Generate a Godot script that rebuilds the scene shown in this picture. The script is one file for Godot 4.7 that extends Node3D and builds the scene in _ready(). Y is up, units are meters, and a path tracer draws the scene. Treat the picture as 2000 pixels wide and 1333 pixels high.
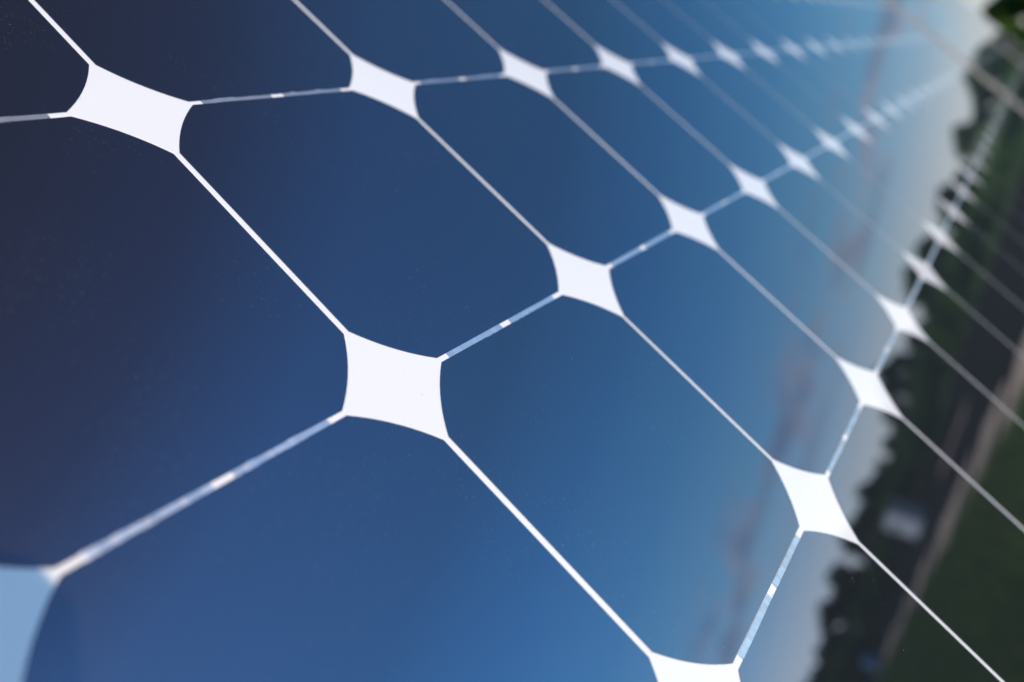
extends Node3D
# Close view along a row of tilted solar panels whose glass mirrors the sky and a line of trees.

const PITCH := 0.1275          # from one cell centre to the next, metres
const TILT := 58.0             # slope of the panels, degrees from level
const ORIGIN := Vector3(0, 1.67845, 0)
const ROWS_TOP := -3           # lattice lines: rows count down the slope, columns along the array
const ROWS_BOTTOM := 5
const GAP_COLUMN := 0.0182
const GAP_ROW := 0.0170
const SUN := Vector3(-0.1125, 0.5569, 0.8229)

var rng := RandomNumberGenerator.new()
var noise := FastNoiseLite.new()
var taken := {}
var M := {}
var panel_basis: Basis


# ---------------------------------------------------------------- helpers
func numbered(called: String) -> String:
	var n: int = taken.get(called, 0)
	taken[called] = n + 1
	return called if n == 0 else "%s_%03d" % [called, n]


func obj(called: String, mesh: Mesh, mat: Material, parent: Node = null) -> MeshInstance3D:
	var o := MeshInstance3D.new()
	o.mesh = mesh
	o.material_override = mat
	if parent == null:
		o.name = numbered(called)
		add_child(o)
	else:
		o.name = called
		parent.add_child(o, true)
	return o


func tag(o: Node, label: String, category := "", group := "", kind := "") -> void:
	if label: o.set_meta("label", label)
	if category: o.set_meta("category", category)
	if group: o.set_meta("group", group)
	if kind: o.set_meta("kind", kind)


func thing(called: String, label: String, category: String, at: Vector3, group := "") -> Node3D:
	var o := Node3D.new()
	o.name = numbered(called)
	add_child(o)
	o.position = at
	tag(o, label, category, group)
	return o


func copy(source: Node3D, called: String, label: String, at: Vector3, turn: float, size := 1.0) -> Node3D:
	var c: Node3D = source.duplicate()
	c.name = numbered(called)
	add_child(c)
	c.position = at
	c.rotation.y = turn
	c.scale = Vector3.ONE * size
	c.set_meta("label", label)
	return c


func paint(color: Color, rough := 0.8, metal := 0.0, spec := 0.5) -> StandardMaterial3D:
	var m := StandardMaterial3D.new()
	m.albedo_color = color.linear_to_srgb()
	m.roughness = rough
	m.metallic = metal
	m.metallic_specular = spec
	return m


func quad(st: SurfaceTool, a: Vector3, b: Vector3, c: Vector3, d: Vector3) -> void:
	for v in [a, b, c, a, c, d]: st.add_vertex(v)


func add_box(st: SurfaceTool, lo: Vector3, hi: Vector3, t := Transform3D.IDENTITY) -> void:
	var p: Array[Vector3] = []
	for i in 8: p.append(t * Vector3(hi.x if i & 1 else lo.x, hi.y if i & 2 else lo.y, hi.z if i & 4 else lo.z))
	for f in [[4, 6, 7, 5], [1, 3, 2, 0], [5, 7, 3, 1], [0, 2, 6, 4], [6, 2, 3, 7], [0, 4, 5, 1]]:
		quad(st, p[f[0]], p[f[1]], p[f[2]], p[f[3]])


# A box with chamfered edges.
func add_bevel_box(st: SurfaceTool, lo: Vector3, hi: Vector3, b: float, t := Transform3D.IDENTITY) -> void:
	var c := (lo + hi) / 2.0
	var h := (hi - lo) / 2.0
	var pts := PackedVector3Array()
	for i in 8:
		var s := Vector3(1 if i & 1 else -1, 1 if i & 2 else -1, 1 if i & 4 else -1)
		for k in 3:
			var v := h - Vector3.ONE * b
			v[k] = h[k]
			pts.append(t * (c + v * s))
	hull(st, pts)


# Convex hull of a few points as flat triangles (small sets only).
func hull(st: SurfaceTool, pts: PackedVector3Array) -> void:
	var shape := ConvexPolygonShape3D.new()
	shape.points = pts
	var n := pts.size()
	for i in n:
		for j in range(i + 1, n):
			for k in range(j + 1, n):
				var nn := (pts[j] - pts[i]).cross(pts[k] - pts[i])
				if nn.length() < 1e-12: continue
				nn = nn.normalized()
				var up := 0
				var down := 0
				var flat: Array[int] = []
				for m in n:
					var s := nn.dot(pts[m] - pts[i])
					if s > 1e-6: up += 1
					elif s < -1e-6: down += 1
					else: flat.append(m)
				if up > 0 and down > 0: continue
				if flat[0] != i or flat[1] != j or flat[2] != k: continue   # each face once
				if up > 0: nn = -nn
				var mid := Vector3.ZERO
				for m in flat: mid += pts[m] / flat.size()
				var ax := (pts[flat[0]] - mid).normalized()
				var ay := nn.cross(ax)
				flat.sort_custom(func(a, b): return atan2((pts[a] - mid).dot(ay), (pts[a] - mid).dot(ax)) > atan2((pts[b] - mid).dot(ay), (pts[b] - mid).dot(ax)))
				for m in range(1, flat.size() - 1):
					for v in [flat[0], flat[m], flat[m + 1]]: st.add_vertex(pts[v])


func add_tube(st: SurfaceTool, from: Vector3, to: Vector3, ra: float, rb: float, sides := 10) -> void:
	var d := (to - from).normalized()
	var x := d.cross(Vector3.UP if absf(d.y) < 0.9 else Vector3.RIGHT).normalized()
	var y := d.cross(x)
	for i in sides:
		var a := TAU * i / sides
		var b := TAU * (i + 1) / sides
		var pa := x * cos(a) + y * sin(a)
		var pb := x * cos(b) + y * sin(b)
		quad(st, from + pa * ra, to + pa * rb, to + pb * rb, from + pb * ra)
		for v in [from, from + pa * ra, from + pb * ra, to, to + pb * rb, to + pa * rb]: st.add_vertex(v)


func begin() -> SurfaceTool:
	var st := SurfaceTool.new()
	st.begin(Mesh.PRIMITIVE_TRIANGLES)
	st.set_smooth_group(-1)
	return st


func done(st: SurfaceTool) -> ArrayMesh:
	st.generate_normals()
	return st.commit()


# ---------------------------------------------------------------- sky
func sky_panorama() -> Image:
	var w := 1024
	var h := 512
	var im := Image.create(w, h, false, Image.FORMAT_RGBF)
	var n := FastNoiseLite.new()
	n.seed = 23
	n.noise_type = FastNoiseLite.TYPE_SIMPLEX
	n.fractal_octaves = 5
	n.frequency = 1.0
	var stops := [[0.0, 1.95, 1.88, 1.70], [3.0, 1.46, 1.60, 1.66], [5.5, 0.82, 1.24, 1.58], [9.0, 0.38, 0.90, 1.40], [14.0, 0.19, 0.62, 1.18], [20.0, 0.11, 0.42, 0.92], [27.0, 0.08, 0.275, 0.62], [40.0, 0.075, 0.22, 0.52], [50.0, 0.058, 0.095, 0.22], [60.0, 0.048, 0.058, 0.12], [90.0, 0.04, 0.05, 0.10]]
	var sun := SUN.normalized()
	for j in h:
		var el := 90.0 - 180.0 * (j + 0.5) / h
		var c := Vector3(0.12, 0.13, 0.10)
		if el > 0.0:
			for k in range(1, stops.size()):
				if el <= stops[k][0]:
					var t: float = (el - stops[k - 1][0]) / (stops[k][0] - stops[k - 1][0])
					c = Vector3(stops[k - 1][1], stops[k - 1][2], stops[k - 1][3]).lerp(Vector3(stops[k][1], stops[k][2], stops[k][3]), t)
					break
		var y := sin(deg_to_rad(el))
		var r := cos(deg_to_rad(el))
		for i in w:
			var a := TAU * (i + 0.5) / w
			var d := Vector3(sin(a) * r, y, -cos(a) * r)
			var p := c
			if el > 0.0:
				# thin streaky clouds low over the horizon
				var band := smoothstep(5.2, 6.4, el) * (1.0 - smoothstep(8.2, 10.8, el))
				if band > 0.0:
					var q := Vector3(d.x * 4.2, el * 0.75, d.z * 4.2)
					var v := n.get_noise_3dv(q) + 0.5 * n.get_noise_3dv(q * 3.1 + Vector3(9, 3, 1))
					var cover := smoothstep(0.0, 0.40, v) * band
					var edge := smoothstep(0.02, 0.16, v) * (1.0 - smoothstep(0.16, 0.40, v)) * band
					p = p.lerp(Vector3(0.42, 0.54, 0.82), cover * 0.8)
					p = p.lerp(Vector3(1.10, 0.92, 1.0), edge * 0.5)
				var near := maxf(0.0, d.dot(sun))
				p *= 0.22 + 2.0 * pow(0.5 + 0.5 * d.dot(sun), 3.0)
				p += Vector3(0.9, 0.85, 0.8) * pow(near, 24.0) * 0.8
			im.set_pixel(i, j, Color(p.x, p.y, p.z))
	return im


# ---------------------------------------------------------------- solar panels
# Panel axes: x along the array, y up the slope, z out of the glass. Lattice point (row, column) lies at (column * PITCH, -row * PITCH).
func cell_mesh() -> ArrayMesh:
	var hx := (1.0 - GAP_COLUMN) / 2.0 * PITCH
	var hy := (1.0 - GAP_ROW) / 2.0 * PITCH
	var cut := (0.5 - 0.1755) * PITCH
	var outline := PackedVector2Array()
	var steps := 9
	for q in 4:
		var a := [Vector2(hx, cut), Vector2(-cut, hy), Vector2(-hx, -cut), Vector2(cut, -hy)][q] as Vector2
		var b := [Vector2(cut, hy), Vector2(-hx, cut), Vector2(-cut, -hy), Vector2(hx, -cut)][q] as Vector2
		var a0 := a.angle()
		var da := wrapf(b.angle() - a0, -PI, PI)
		for i in steps + 1:
			var t := float(i) / steps
			outline.append(Vector2.from_angle(a0 + da * t) * lerpf(a.length(), b.length(), t))
	var st := begin()
	var n := outline.size()
	var top := 0.00024
	for i in n:
		var p := outline[i]
		var q := outline[(i + 1) % n]
		st.add_vertex(Vector3(0, 0, top)); st.add_vertex(Vector3(q.x, q.y, top)); st.add_vertex(Vector3(p.x, p.y, top))
		quad(st, Vector3(p.x, p.y, 0.00002), Vector3(p.x, p.y, top), Vector3(q.x, q.y, top), Vector3(q.x, q.y, 0.00002))
	return done(st)


# One tinned strip that joins two cells across the gap, slightly wavy.
func ribbon_mesh(variant: int) -> ArrayMesh:
	var st := SurfaceTool.new()
	st.begin(Mesh.PRIMITIVE_TRIANGLES)
	st.set_smooth_group(0)
	var length := 0.256 * PITCH
	var half := GAP_ROW * 0.5 * PITCH - 0.00002
	var steps := 130
	var n := FastNoiseLite.new()
	n.seed = 40 + variant
	n.frequency = 75.0
	var rows := []
	for i in steps + 1:
		var x := (float(i) / steps - 0.5) * length
		var row := []
		for k in 3:
			row.append(Vector3(x, (k - 1) * half, 0.00020 + 0.00030 * n.get_noise_2d(x, k * 0.0006)))
		rows.append(row)
	for i in steps:
		for k in 2:
			quad(st, rows[i][k], rows[i][k + 1], rows[i + 1][k + 1], rows[i + 1][k])
	return done(st)


func solar_panel(label: String, from: int, to: int, near: bool) -> void:
	var left := (from - 0.10) * PITCH
	var right := (to + 0.06) * PITCH
	var top := -(ROWS_TOP - 0.10) * PITCH
	var bottom := -(ROWS_BOTTOM + 0.10) * PITCH
	var base := Vector3((left + right) / 2.0, bottom, 0)
	var t := thing("solar_panel", label, "solar panel", ORIGIN + panel_basis * base, "solar panels in one tilted row")
	t.basis = panel_basis
	var st := begin()
	add_box(st, Vector3(left, bottom, -0.005) - base, Vector3(right, top, 0) - base)
	obj("backsheet", done(st), M.backsheet, t)
	# aluminium frame, four bars, mitred simply by butting the short ones between the long ones
	var f := 0.014
	for bar in [[Vector3(left - f, bottom - f, -0.036), Vector3(left, top + f, 0.0014)], [Vector3(right, bottom - f, -0.036), Vector3(right + f, top + f, 0.0014)],
			[Vector3(left, bottom - f, -0.036), Vector3(right, bottom, 0.0014)], [Vector3(left, top, -0.036), Vector3(right, top + f, 0.0014)]]:
		st = begin()
		add_bevel_box(st, bar[0] - base, bar[1] - base, 0.0006)
		obj("frame_bar", done(st), M.frame, t)
	st = begin()
	add_box(st, Vector3((left + right) / 2.0 - 0.06, top - 0.16, -0.030) - base, Vector3((left + right) / 2.0 + 0.06, top - 0.06, -0.005) - base)
	obj("junction_box", done(st), M.black_plastic, t)
	for r in range(ROWS_TOP, ROWS_BOTTOM):
		for c in range(from, to):
			var o := obj("cell", M.cell_mesh, M.cells[rng.randi() % M.cells.size()], t)
			o.position = Vector3((c + 0.5) * PITCH + rng.randfn() * 0.00009, -(r + 0.5) * PITCH + rng.randfn() * 0.00009, 0) - base
			o.rotation.z = rng.randfn() * 0.0008
	if near:
		# two strips in every gap between the rows
		for r in range(ROWS_TOP + 1, ROWS_BOTTOM):
			if r > 3 or r < 0: continue
			for c in range(from, to):
				for k in 2:
					var o := obj("connector_strip", M.ribbon_meshes[rng.randi() % 4], M.ribbon, t)
					o.position = Vector3((c + (0.3425 if k == 0 else 0.6475)) * PITCH, -r * PITCH, 0) - base
					if rng.randf() < 0.5: o.rotation.z = PI
	# the gaps that are too far off to pick apart strip by strip
	var far_strips := MultiMesh.new()
	far_strips.transform_format = MultiMesh.TRANSFORM_3D
	far_strips.mesh = M.ribbon_meshes[0]
	var places: Array[Transform3D] = []
	for r in range(ROWS_TOP + 1, ROWS_BOTTOM):
		if near and r <= 3 and r >= 0: continue
		for c in range(from, to):
			for k in 2:
				places.append(Transform3D(Basis(), Vector3((c + (0.3425 if k == 0 else 0.6475)) * PITCH, -r * PITCH, 0) - base))
	far_strips.instance_count = places.size()
	for i in places.size(): far_strips.set_instance_transform(i, places[i])
	var fs := MultiMeshInstance3D.new()
	fs.name = "far_connector_strips"
	fs.multimesh = far_strips
	fs.material_override = M.ribbon
	fs.set_meta("kind", "stuff")
	t.add_child(fs, true)
	if near: dust(t, base)


# Grains of dust that lie on the glass.
func dust(parent: Node3D, base: Vector3) -> void:
	var st := begin()
	var ring := []
	for i in 5: ring.append(Vector3(cos(TAU * i / 5.0), sin(TAU * i / 5.0) * 0.8, 0))
	for i in 5:
		for v in [Vector3(0, 0, 0.5), ring[(i + 1) % 5], ring[i]]: st.add_vertex(v)
	var mm := MultiMesh.new()
	mm.transform_format = MultiMesh.TRANSFORM_3D
	mm.mesh = done(st)
	var places: Array[Transform3D] = []
	var g := RandomNumberGenerator.new()
	g.seed = 77
	var patches := FastNoiseLite.new()
	patches.seed = 5
	patches.frequency = 14.0
	patches.fractal_octaves = 3
	while places.size() < 42000:
		var x := g.randf_range(-1.6, 3.0) * PITCH
		var y := -g.randf_range(0.0, 4.2) * PITCH
		if g.randf() > 0.25 + 1.3 * patches.get_noise_2d(x, y): continue
		var s := 0.00004 + 0.00006 * pow(g.randf(), 3.0)
		if g.randf() < 0.006: s *= 2.2
		places.append(Transform3D(Basis(Vector3(0, 0, 1), g.randf() * TAU).scaled(Vector3(s, s, s)), Vector3(x, y, 0.00026) - base))
	mm.instance_count = places.size()
	for i in places.size(): mm.set_instance_transform(i, places[i])
	var o := MultiMeshInstance3D.new()
	o.name = "dust"
	o.multimesh = mm
	o.material_override = M.dust
	o.set_meta("kind", "stuff")
	parent.add_child(o, true)


func mounting_rack(x0: float, x1: float) -> void:
	var t := thing("mounting_rack", "grey steel rack of posts and rails carrying the panel row", "rack", Vector3((x0 + x1) / 2.0, 0, 0))
	var inv := t.position
	for row in [-1.6, 3.6]:
		var at: Vector3 = ORIGIN + panel_basis * Vector3(0, -row * PITCH, -0.060)
		var st := begin()
		add_box(st, Vector3(x0, -0.02, -0.022), Vector3(x1, 0.02, 0.022), Transform3D(panel_basis, at - inv))
		obj("rail", done(st), M.steel, t)
	var x := x0 + 0.4
	while x < x1:
		for row in [-1.6, 3.6]:
			var head: Vector3 = ORIGIN + panel_basis * Vector3(x, -row * PITCH, -0.085)
			var st := begin()
			add_box(st, Vector3(head.x - 0.03, 0, head.z - 0.03) - inv, Vector3(head.x + 0.03, head.y, head.z + 0.03) - inv)
			obj("post", done(st), M.steel, t)
		x += 1.9


# ---------------------------------------------------------------- the photographer's camera, out of view, with an added block that shades the near panel
func photo_camera(frame: Transform3D) -> void:
	var t := thing("photo_camera", "black camera out of view with an added block on its shoe, shaped to shade the nearest panel", "camera", frame.origin)
	t.basis = frame.basis
	var mm := 0.001
	var st := begin()
	add_bevel_box(st, Vector3(-68, -48, 41) * mm, Vector3(68, 45, 90) * mm, 6 * mm)
	obj("body", done(st), M.black_plastic, t)
	st = begin()
	add_bevel_box(st, Vector3(42, -46, 30) * mm, Vector3(66, 40, 41) * mm, 4 * mm)
	obj("grip", done(st), M.rubber, t)
	st = begin()
	var profile := [[33, 4], [35, 4], [36, 8], [36, 16], [34, 17], [34, 20], [36, 21], [36, 33], [32, 35], [32, 41]]
	for i in profile.size() - 1:
		for k in 32:
			var a := TAU * k / 32
			var b := TAU * (k + 1) / 32
			var p := func(an: float, j: int): return Vector3(cos(an) * profile[j][0], sin(an) * profile[j][0], profile[j][1]) * mm
			quad(st, p.call(a, i), p.call(b, i), p.call(b, i + 1), p.call(a, i + 1))
	obj("lens_barrel", done(st), M.rubber, t)
	st = begin()
	for k in 32:
		var a := TAU * k / 32
		var b := TAU * (k + 1) / 32
		st.add_vertex(Vector3(0, 0, 9) * mm)
		st.add_vertex(Vector3(cos(b) * 34, sin(b) * 34, 12) * mm)
		st.add_vertex(Vector3(cos(a) * 34, sin(a) * 34, 12) * mm)
	obj("front_element", done(st), M.lens_glass, t)
	st = begin()
	add_bevel_box(st, Vector3(-20, 45, 52) * mm, Vector3(20, 52, 84) * mm, 2 * mm)
	obj("accessory_shoe", done(st), M.steel, t)
	st = begin()
	var head := PackedVector3Array()
	for c in [17, 90]:
		for q in [[0, 52], [30, 52], [0, 70], [30, 70], [9.5, 131], [21, 131], [1.5, 121], [28.5, 121]]: head.append(Vector3(q[0], q[1], c) * mm)
	hull(st, head)
	obj("shade_block", done(st), M.black_plastic, t)  # added piece, its outline shaped to cast the shade on the near panel
	st = begin()
	add_tube(st, Vector3(50, 45, 58) * mm, Vector3(50, 51, 58) * mm, 6 * mm, 5 * mm, 16)
	obj("shutter_button", done(st), M.steel, t)


# ---------------------------------------------------------------- land, trees, cars
func ground_material(a: Color, b: Color, scale: float, seed_: int) -> StandardMaterial3D:
	var m := StandardMaterial3D.new()
	var n := FastNoiseLite.new()
	n.seed = seed_
	n.frequency = 0.02
	n.fractal_octaves = 5
	var tex := NoiseTexture2D.new()
	tex.width = 512
	tex.height = 512
	tex.seamless = true
	tex.noise = n
	var ramp := Gradient.new()
	ramp.set_color(0, a.linear_to_srgb())
	ramp.set_color(1, b.linear_to_srgb())
	tex.color_ramp = ramp
	m.albedo_texture = tex
	m.uv1_triplanar = true
	m.uv1_world_triplanar = true
	m.uv1_scale = Vector3.ONE * scale
	m.roughness = 1.0
	m.metallic_specular = 0.1
	return m


# A strip of land parallel to the track, between two distances v from the eye (v grows away from the panels).
func land_strip(called: String, v0: float, v1: float, u0: float, u1: float, y: float, wander: float, m: Material) -> void:
	var along := Vector3(0.686, 0, 0.728).normalized()
	var across := Vector3(0.728, 0, -0.686).normalized()
	var st := begin()
	var steps := 60
	for i in steps:
		var ua := lerpf(u0, u1, float(i) / steps)
		var ub := lerpf(u0, u1, float(i + 1) / steps)
		var e := func(u: float, v: float): return along * u + across * (v + wander * noise.get_noise_2d(u * 6.0, v * 40.0)) + Vector3(0, y, 0)
		quad(st, e.call(ua, v0), e.call(ub, v0), e.call(ub, v1), e.call(ua, v1))
	var o := obj(called, done(st), m)
	tag(o, "", "", "", "structure")


# Tufts of grass over the lawn between the panels and the dark strip.
func meadow_grass() -> void:
	var g := RandomNumberGenerator.new()
	g.seed = 61
	var st := begin()
	for i in 9:
		var a := g.randf() * TAU
		var foot := Vector3(g.randf_range(-0.12, 0.12), 0, g.randf_range(-0.12, 0.12))
		var side := Vector3(cos(a), 0, sin(a)) * 0.012
		var tip := foot + Vector3(g.randf_range(-0.09, 0.09), g.randf_range(0.14, 0.30), g.randf_range(-0.09, 0.09))
		for v in [foot - side, tip, foot + side]: st.add_vertex(v)
	var mm := MultiMesh.new()
	mm.transform_format = MultiMesh.TRANSFORM_3D
	mm.use_colors = true
	mm.mesh = done(st)
	mm.instance_count = 26000
	for i in mm.instance_count:
		var v := g.randf_range(-12.0, 6.9)
		var u := g.randf_range(-4.0, 60.0)
		var p := Vector3(0.686, 0, 0.728) * u + Vector3(0.728, 0, -0.686) * v
		if p.z < 1.0: p.z = 1.0 + g.randf() * 8.0
		var s := g.randf_range(0.6, 1.3)
		mm.set_instance_transform(i, Transform3D(Basis(Vector3.UP, g.randf() * TAU).scaled(Vector3.ONE * s), p))
		var k := 0.5 + 0.5 * noise.get_noise_2d(p.x * 6.0, p.z * 6.0) + g.randf_range(-0.2, 0.2)
		mm.set_instance_color(i, Color(0.10, 0.19, 0.028).lerp(Color(0.24, 0.32, 0.05), clampf(k, 0, 1)))
	var o := MultiMeshInstance3D.new()
	o.name = numbered("grass")
	o.multimesh = mm
	o.material_override = M.grass
	add_child(o)
	tag(o, "tufts of green grass on the lawn in front of the panels", "grass", "", "stuff")


func leaf_crown(seed_: int, height: float, radius: float, leaves: int, leaf: float) -> ArrayMesh:
	var g := RandomNumberGenerator.new()
	g.seed = seed_
	var st := begin()
	var clumps := []
	for i in 26:
		var y := g.randf_range(0.22, 0.97)
		var wide := radius * pow(sin(PI * clampf(y * 0.86 + 0.06, 0, 1)), 0.7)
		var a := g.randf() * TAU
		var r := wide * sqrt(g.randf()) * 0.85
		clumps.append([Vector3(cos(a) * r, y * height, sin(a) * r), radius * g.randf_range(0.10, 0.44)])
	for i in leaves:
		var c = clumps[g.randi() % clumps.size()]
		var d := Vector3(g.randfn(), g.randfn() * 0.75, g.randfn()).normalized() * pow(g.randf(), 0.45)
		var p: Vector3 = c[0] + d * c[1]
		var b := Basis.from_euler(Vector3(g.randf() * TAU, g.randf() * TAU, g.randf() * TAU))
		var s := leaf * g.randf_range(0.6, 1.3)
		quad(st, p + b * Vector3(-s, 0, 0), p + b * Vector3(0, s * 0.55, 0), p + b * Vector3(s, 0, 0), p + b * Vector3(0, -s * 0.55, 0))
	return done(st)


func make_tree(seed_: int, height: float, radius: float, crown_material: Material) -> Node3D:
	var t := Node3D.new()
	var g := RandomNumberGenerator.new()
	g.seed = seed_ + 500
	var st := begin()
	var lean := Vector3(g.randf_range(-0.3, 0.3), height * 0.42, g.randf_range(-0.3, 0.3))
	add_tube(st, Vector3.ZERO, lean, 0.17, 0.11, 8)
	add_tube(st, lean, Vector3(lean.x * 1.4, height * 0.86, lean.z * 1.4), 0.11, 0.03, 7)
	for i in 7:
		var a := TAU * i / 7.0 + g.randf() * 0.5
		var from := lean.lerp(Vector3(lean.x * 1.4, height * 0.8, lean.z * 1.4), i / 8.0)
		add_tube(st, from, from + Vector3(cos(a) * radius * 0.7, height * 0.16, sin(a) * radius * 0.7), 0.06, 0.015, 6)
	obj("trunk", done(st), M.bark, t)
	obj("crown", leaf_crown(seed_, height, radius, 8000, 0.25), crown_material, t)
	return t


# An added small white cabin in place of a bright glint; its long wall (local +z) takes the sun.
func glint_stand_in(at: Vector3, turn: float) -> void:
	var t := thing("glint_stand_in", "added white cabin shape in place of a bright glint at the edge of the dark strip", "cabin", at)
	t.rotation.y = turn
	var white := paint(Color(0.86, 0.84, 0.82), 0.5)
	var st := begin()
	add_bevel_box(st, Vector3(-1.1, 0.12, -0.5), Vector3(1.1, 1.95, 0.5), 0.03)
	obj("wall", done(st), white, t)
	st = begin()
	add_bevel_box(st, Vector3(-1.18, 1.952, -0.58), Vector3(1.18, 2.05, 0.58), 0.03)
	obj("roof", done(st), white, t)
	st = begin()
	add_box(st, Vector3(-1.05, 0, -0.45), Vector3(1.05, 0.12, 0.45))
	obj("plinth", done(st), M.steel, t)
	st = begin()
	add_bevel_box(st, Vector3(-0.85, 0.16, 0.49), Vector3(-0.15, 1.80, 0.53), 0.01)
	var door := obj("door", done(st), white, t)
	st = begin()
	add_tube(st, Vector3(-0.22, 0.95, 0.53), Vector3(-0.22, 0.95, 0.58), 0.02, 0.02, 10)
	obj("handle", done(st), M.steel, door)
	st = begin()
	add_box(st, Vector3(0.2, 1.2, 0.49), Vector3(0.8, 1.6, 0.515))
	obj("window", done(st), M.car_glass, t)


func ordinal(i: int) -> String:
	var low := ["first", "second", "third", "fourth", "fifth", "sixth", "seventh", "eighth", "ninth", "tenth", "eleventh", "twelfth", "thirteenth", "fourteenth", "fifteenth", "sixteenth", "seventeenth", "eighteenth", "nineteenth"]
	if i < 19: return low[i]
	var tens := ["twentieth", "thirtieth", "fortieth"]
	var word := ["twenty", "thirty", "forty"]
	var n := i + 1
	return tens[n / 10 - 2] if n % 10 == 0 else "%s-%s" % [word[n / 10 - 2], low[n % 10 - 1]]


func polar(azimuth: float, distance: float) -> Vector3:
	var a := deg_to_rad(azimuth)
	return Vector3(cos(a) * distance - 0.17, 0, sin(a) * distance + 0.31)


# A round plastic water tank with a domed top, a lid and a tap.
func water_tank(called: String, label: String, at: Vector3, size: float, skin: Material) -> void:
	var t := thing(called, label, "water tank", at)
	var st := SurfaceTool.new()
	st.begin(Mesh.PRIMITIVE_TRIANGLES)
	st.set_smooth_group(0)
	var profile := [[0.0, 0.10], [0.46, 0.10], [0.50, 0.14], [0.50, 0.30], [0.485, 0.32], [0.50, 0.34], [0.50, 0.54], [0.485, 0.56], [0.50, 0.58], [0.50, 0.78], [0.44, 0.90], [0.32, 0.97], [0.16, 1.0], [0.0, 1.0]]
	for i in profile.size() - 1:
		for k in 28:
			var a := TAU * k / 28
			var b := TAU * (k + 1) / 28
			var p := func(an: float, j: int): return Vector3(cos(an) * profile[j][0], profile[j][1], sin(an) * profile[j][0]) * size
			quad(st, p.call(a, i), p.call(a, i + 1), p.call(b, i + 1), p.call(b, i))
	obj("shell", done(st), skin, t)
	st = begin()
	add_tube(st, Vector3(0, 0.99, 0) * size, Vector3(0, 1.05, 0) * size, 0.16 * size, 0.15 * size, 20)
	obj("lid", done(st), skin, t)
	st = begin()
	add_box(st, Vector3(-0.55, 0, -0.55) * size, Vector3(0.55, 0.10, 0.55) * size)
	obj("plinth", done(st), M.steel, t)
	st = begin()
	add_tube(st, Vector3(-0.49, 0.2, 0) * size, Vector3(-0.6, 0.2, 0) * size, 0.03 * size, 0.03 * size, 10)
	obj("tap", done(st), M.black_plastic, t)


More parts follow.
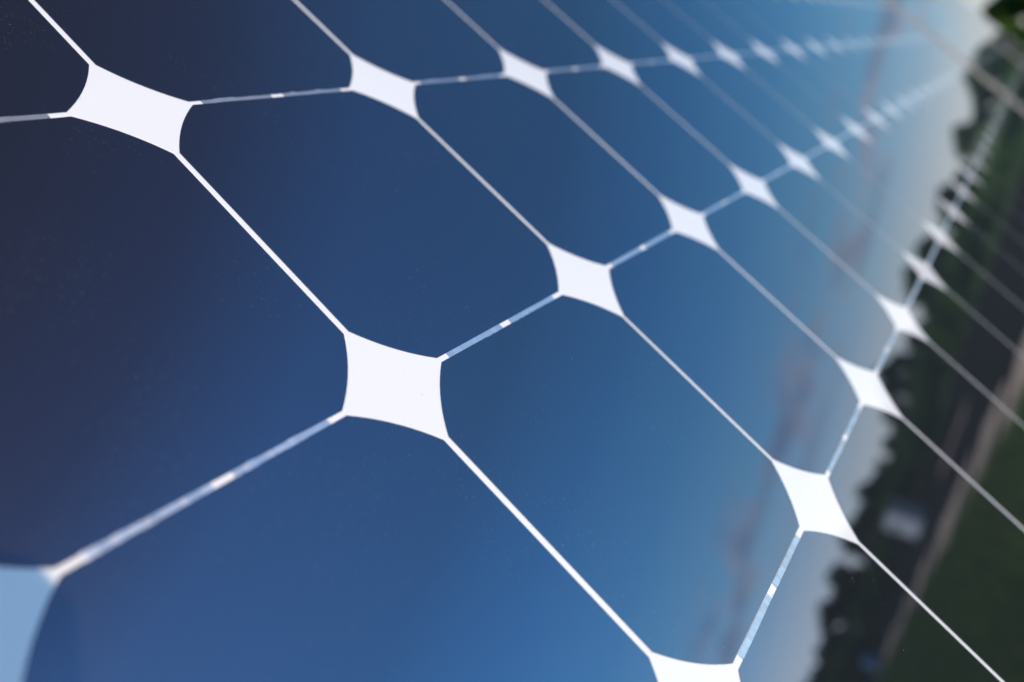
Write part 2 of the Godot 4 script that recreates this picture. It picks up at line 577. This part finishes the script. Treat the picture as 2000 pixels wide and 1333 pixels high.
func _ready() -> void:
	rng.seed = 3
	noise.seed = 8
	noise.frequency = 0.03

	# camera, sky, sun, exposure
	var env := Environment.new()
	env.background_mode = Environment.BG_SKY
	env.tonemap_mode = Environment.TONE_MAPPER_LINEAR
	env.tonemap_exposure = 1.0
	env.sdfgi_enabled = true
	env.ssao_enabled = true
	env.ssil_enabled = true
	var pan := PanoramaSkyMaterial.new()
	pan.panorama = ImageTexture.create_from_image(sky_panorama())
	pan.energy_multiplier = 1.0
	var sky := Sky.new()
	sky.sky_material = pan
	env.sky = sky
	var we := WorldEnvironment.new()
	we.environment = env
	add_child(we)
	var sun := DirectionalLight3D.new()
	sun.light_energy = 0.90
	sun.light_color = Color(1.0, 0.885, 0.75)
	sun.light_angular_distance = 0.5
	sun.shadow_enabled = true
	add_child(sun)
	sun.look_at_from_position(SUN * 10.0, Vector3.ZERO)
	var cam := Camera3D.new()
	var attributes := CameraAttributesPhysical.new()
	attributes.frustum_focal_length = 29.0
	attributes.frustum_focus_distance = 0.265
	attributes.frustum_near = 0.02
	attributes.frustum_far = 6000.0
	attributes.exposure_aperture = 5.2
	cam.attributes = attributes
	cam.transform = Transform3D(Basis(Vector3(0.51431, -0.32174, 0.79496), Vector3(0.30518, 0.93495, 0.18095), Vector3(-0.80147, 0.14954, 0.57904)).orthonormalized(), Vector3(-0.17484, 1.5, 0.30735))
	add_child(cam)
	cam.fov = 44.95
	cam.near = 0.02
	cam.far = 6000.0
	cam.current = true

	# materials
	panel_basis = Basis(Vector3.RIGHT, deg_to_rad(TILT - 90.0))
	M.cells = []
	for tint in [Vector3(0.172, 0.200, 0.250), Vector3(0.176, 0.203, 0.245), Vector3(0.168, 0.197, 0.252)]:
		var m := paint(Color(tint.x, tint.y, tint.z), 0.02, 0.95)
		m.clearcoat_enabled = true
		m.clearcoat = 0.14
		m.clearcoat_roughness = 0.42
		M.cells.append(m)
	M.backsheet = paint(Color(0.88, 0.88, 0.88), 0.5, 0.0, 1.0)
	M.backsheet.clearcoat_enabled = true
	M.backsheet.clearcoat = 1.0
	M.backsheet.clearcoat_roughness = 0.01
	M.ribbon = paint(Color(0.80, 0.81, 0.82), 0.35, 0.87)
	M.frame = paint(Color(0.28, 0.27, 0.265), 0.45, 0.6)
	M.dust = paint(Color(0.34, 0.33, 0.32), 1.0, 0.0, 0.1)
	M.steel = paint(Color(0.42, 0.43, 0.44), 0.4, 0.9)
	M.black_plastic = paint(Color(0.02, 0.02, 0.021), 0.5)
	M.rubber = paint(Color(0.025, 0.025, 0.025), 0.8)
	M.lens_glass = paint(Color(0.01, 0.012, 0.02), 0.05)
	M.car_glass = paint(Color(0.02, 0.025, 0.03), 0.05)
	M.lamp_glass = paint(Color(0.7, 0.72, 0.75), 0.1)
	M.bark = paint(Color(0.07, 0.05, 0.035), 0.95)
	M.leaves = []
	for c in [Color(0.050, 0.105, 0.026), Color(0.085, 0.150, 0.030), Color(0.040, 0.080, 0.026)]:
		var m := paint(c, 0.8, 0.0, 0.2)
		m.backlight_enabled = true
		m.backlight = Color(0.25, 0.3, 0.1)
		M.leaves.append(m)
	M.grass = paint(Color(1, 1, 1), 0.9, 0.0, 0.2)
	M.grass.vertex_color_use_as_albedo = true
	M.bush = paint(Color(0.15, 0.27, 0.045), 0.8, 0.0, 0.2)
	M.cell_mesh = cell_mesh()
	M.ribbon_meshes = [ribbon_mesh(0), ribbon_mesh(1), ribbon_mesh(2), ribbon_mesh(3)]

	# the land
	var gst := begin()
	var far := 4000.0
	quad(gst, Vector3(-far, 0, -far), Vector3(far, 0, -far), Vector3(far, 0, far), Vector3(-far, 0, far))
	var ground := obj("ground", done(gst), ground_material(Color(0.05, 0.10, 0.02), Color(0.09, 0.16, 0.035), 0.11, 4))
	tag(ground, "", "", "", "structure")
	land_strip("lawn", -60.0, 6.9, -60.0, 160.0, 0.004, 0.3, ground_material(Color(0.11, 0.19, 0.028), Color(0.20, 0.28, 0.045), 0.35, 5))
	land_strip("shade_strip", 7.2, 44.0, -60.0, 260.0, 0.004, 0.6, ground_material(Color(0.012, 0.011, 0.010), Color(0.030, 0.026, 0.022), 0.3, 7))  # shade of the tree row, put into the ground as a dark colour
	# a dirt path broken by grown-over gaps
	var dirt := ground_material(Color(0.74, 0.56, 0.40), Color(0.92, 0.76, 0.58), 0.5, 6)
	for span in [[-40.0, 18.0], [19.2, 22.7], [24.6, 31.6], [34.0, 39.0], [41.6, 46.5], [49.5, 58.0]]:
		land_strip("path", 7.0, 9.8, span[0], span[1], 0.008, 0.5, dirt)
	land_strip("farm_track", 17.0, 18.0, 38.0, 48.0, 0.008, 0.4, dirt)
	meadow_grass()

	# the panels
	solar_panel("nearest solar panel, its dark cells and white diamonds filling most of the view", -2, 19, true)
	solar_panel("solar panel between the nearest panel and the farthest one", 20, 38, false)
	solar_panel("farthest solar panel, at the end of the row beside dark trees", 39, 57, false)
	mounting_rack(-0.3, 7.3)
	photo_camera(cam.transform)

	# trees behind the meadow
	var protos := [make_tree(21, 5.2, 2.1, M.leaves[0]), make_tree(22, 5.8, 2.3, M.leaves[1]), make_tree(23, 4.8, 2.2, M.leaves[2]), make_tree(24, 5.5, 1.8, M.leaves[0])]
	var k := 0
	var az := -9.0
	while az < 52.0:
		for layer in 2:
			var at := polar(az + rng.randf_range(-0.7, 0.7) + layer * 0.8, 104.0 + layer * 9.0 + rng.randf_range(-4.0, 4.0))
			var tr: Node3D = copy(protos[rng.randi() % 4], "tree", "dark leafy tree, %s from the panel row's end in the %s rank of trees" % [ordinal(k / 2), "front" if layer == 0 else "back"], at, rng.randf() * TAU, rng.randf_range(0.66, 1.3))
			tag(tr, "", "tree", "trees in the tree line beyond the fields")
			k += 1
		az += 1.7
	for p in protos: p.free()
	# lighter bushes in front of them
	var bush := Node3D.new()
	obj("foliage", leaf_crown(31, 3.0, 2.8, 4200, 0.2), M.bush, bush)
	var bst := begin()
	for i in 5:
		var a := TAU * i / 5.0
		add_tube(bst, Vector3(0, 0, 0), Vector3(cos(a) * 0.5, 0.9, sin(a) * 0.5), 0.04, 0.015, 6)
	obj("stem", done(bst), M.bark, bush)
	az = -8.0
	var bushes := 1
	while az < 50.0:
		var b := copy(bush, "bush", "light green bush before the tree line, %s from the panel row's end" % ordinal(bushes - 1), polar(az, 93.0 + rng.randf_range(-4.0, 4.0)), rng.randf() * TAU, rng.randf_range(0.8, 1.25))
		bushes += 1
		tag(b, "", "bush", "bushes in front of the tree line")
		az += rng.randf_range(1.6, 2.6)
	bush.free()
	glint_stand_in(polar(29.4, 56.0), deg_to_rad(-60.0))  # added where a bright glint shows, no known building
	water_tank("blue_water_tank", "round pale blue water tank at the far end of the dark strip", polar(38.2, 66.0), 1.05, paint(Color(0.16, 0.36, 0.62), 0.35))
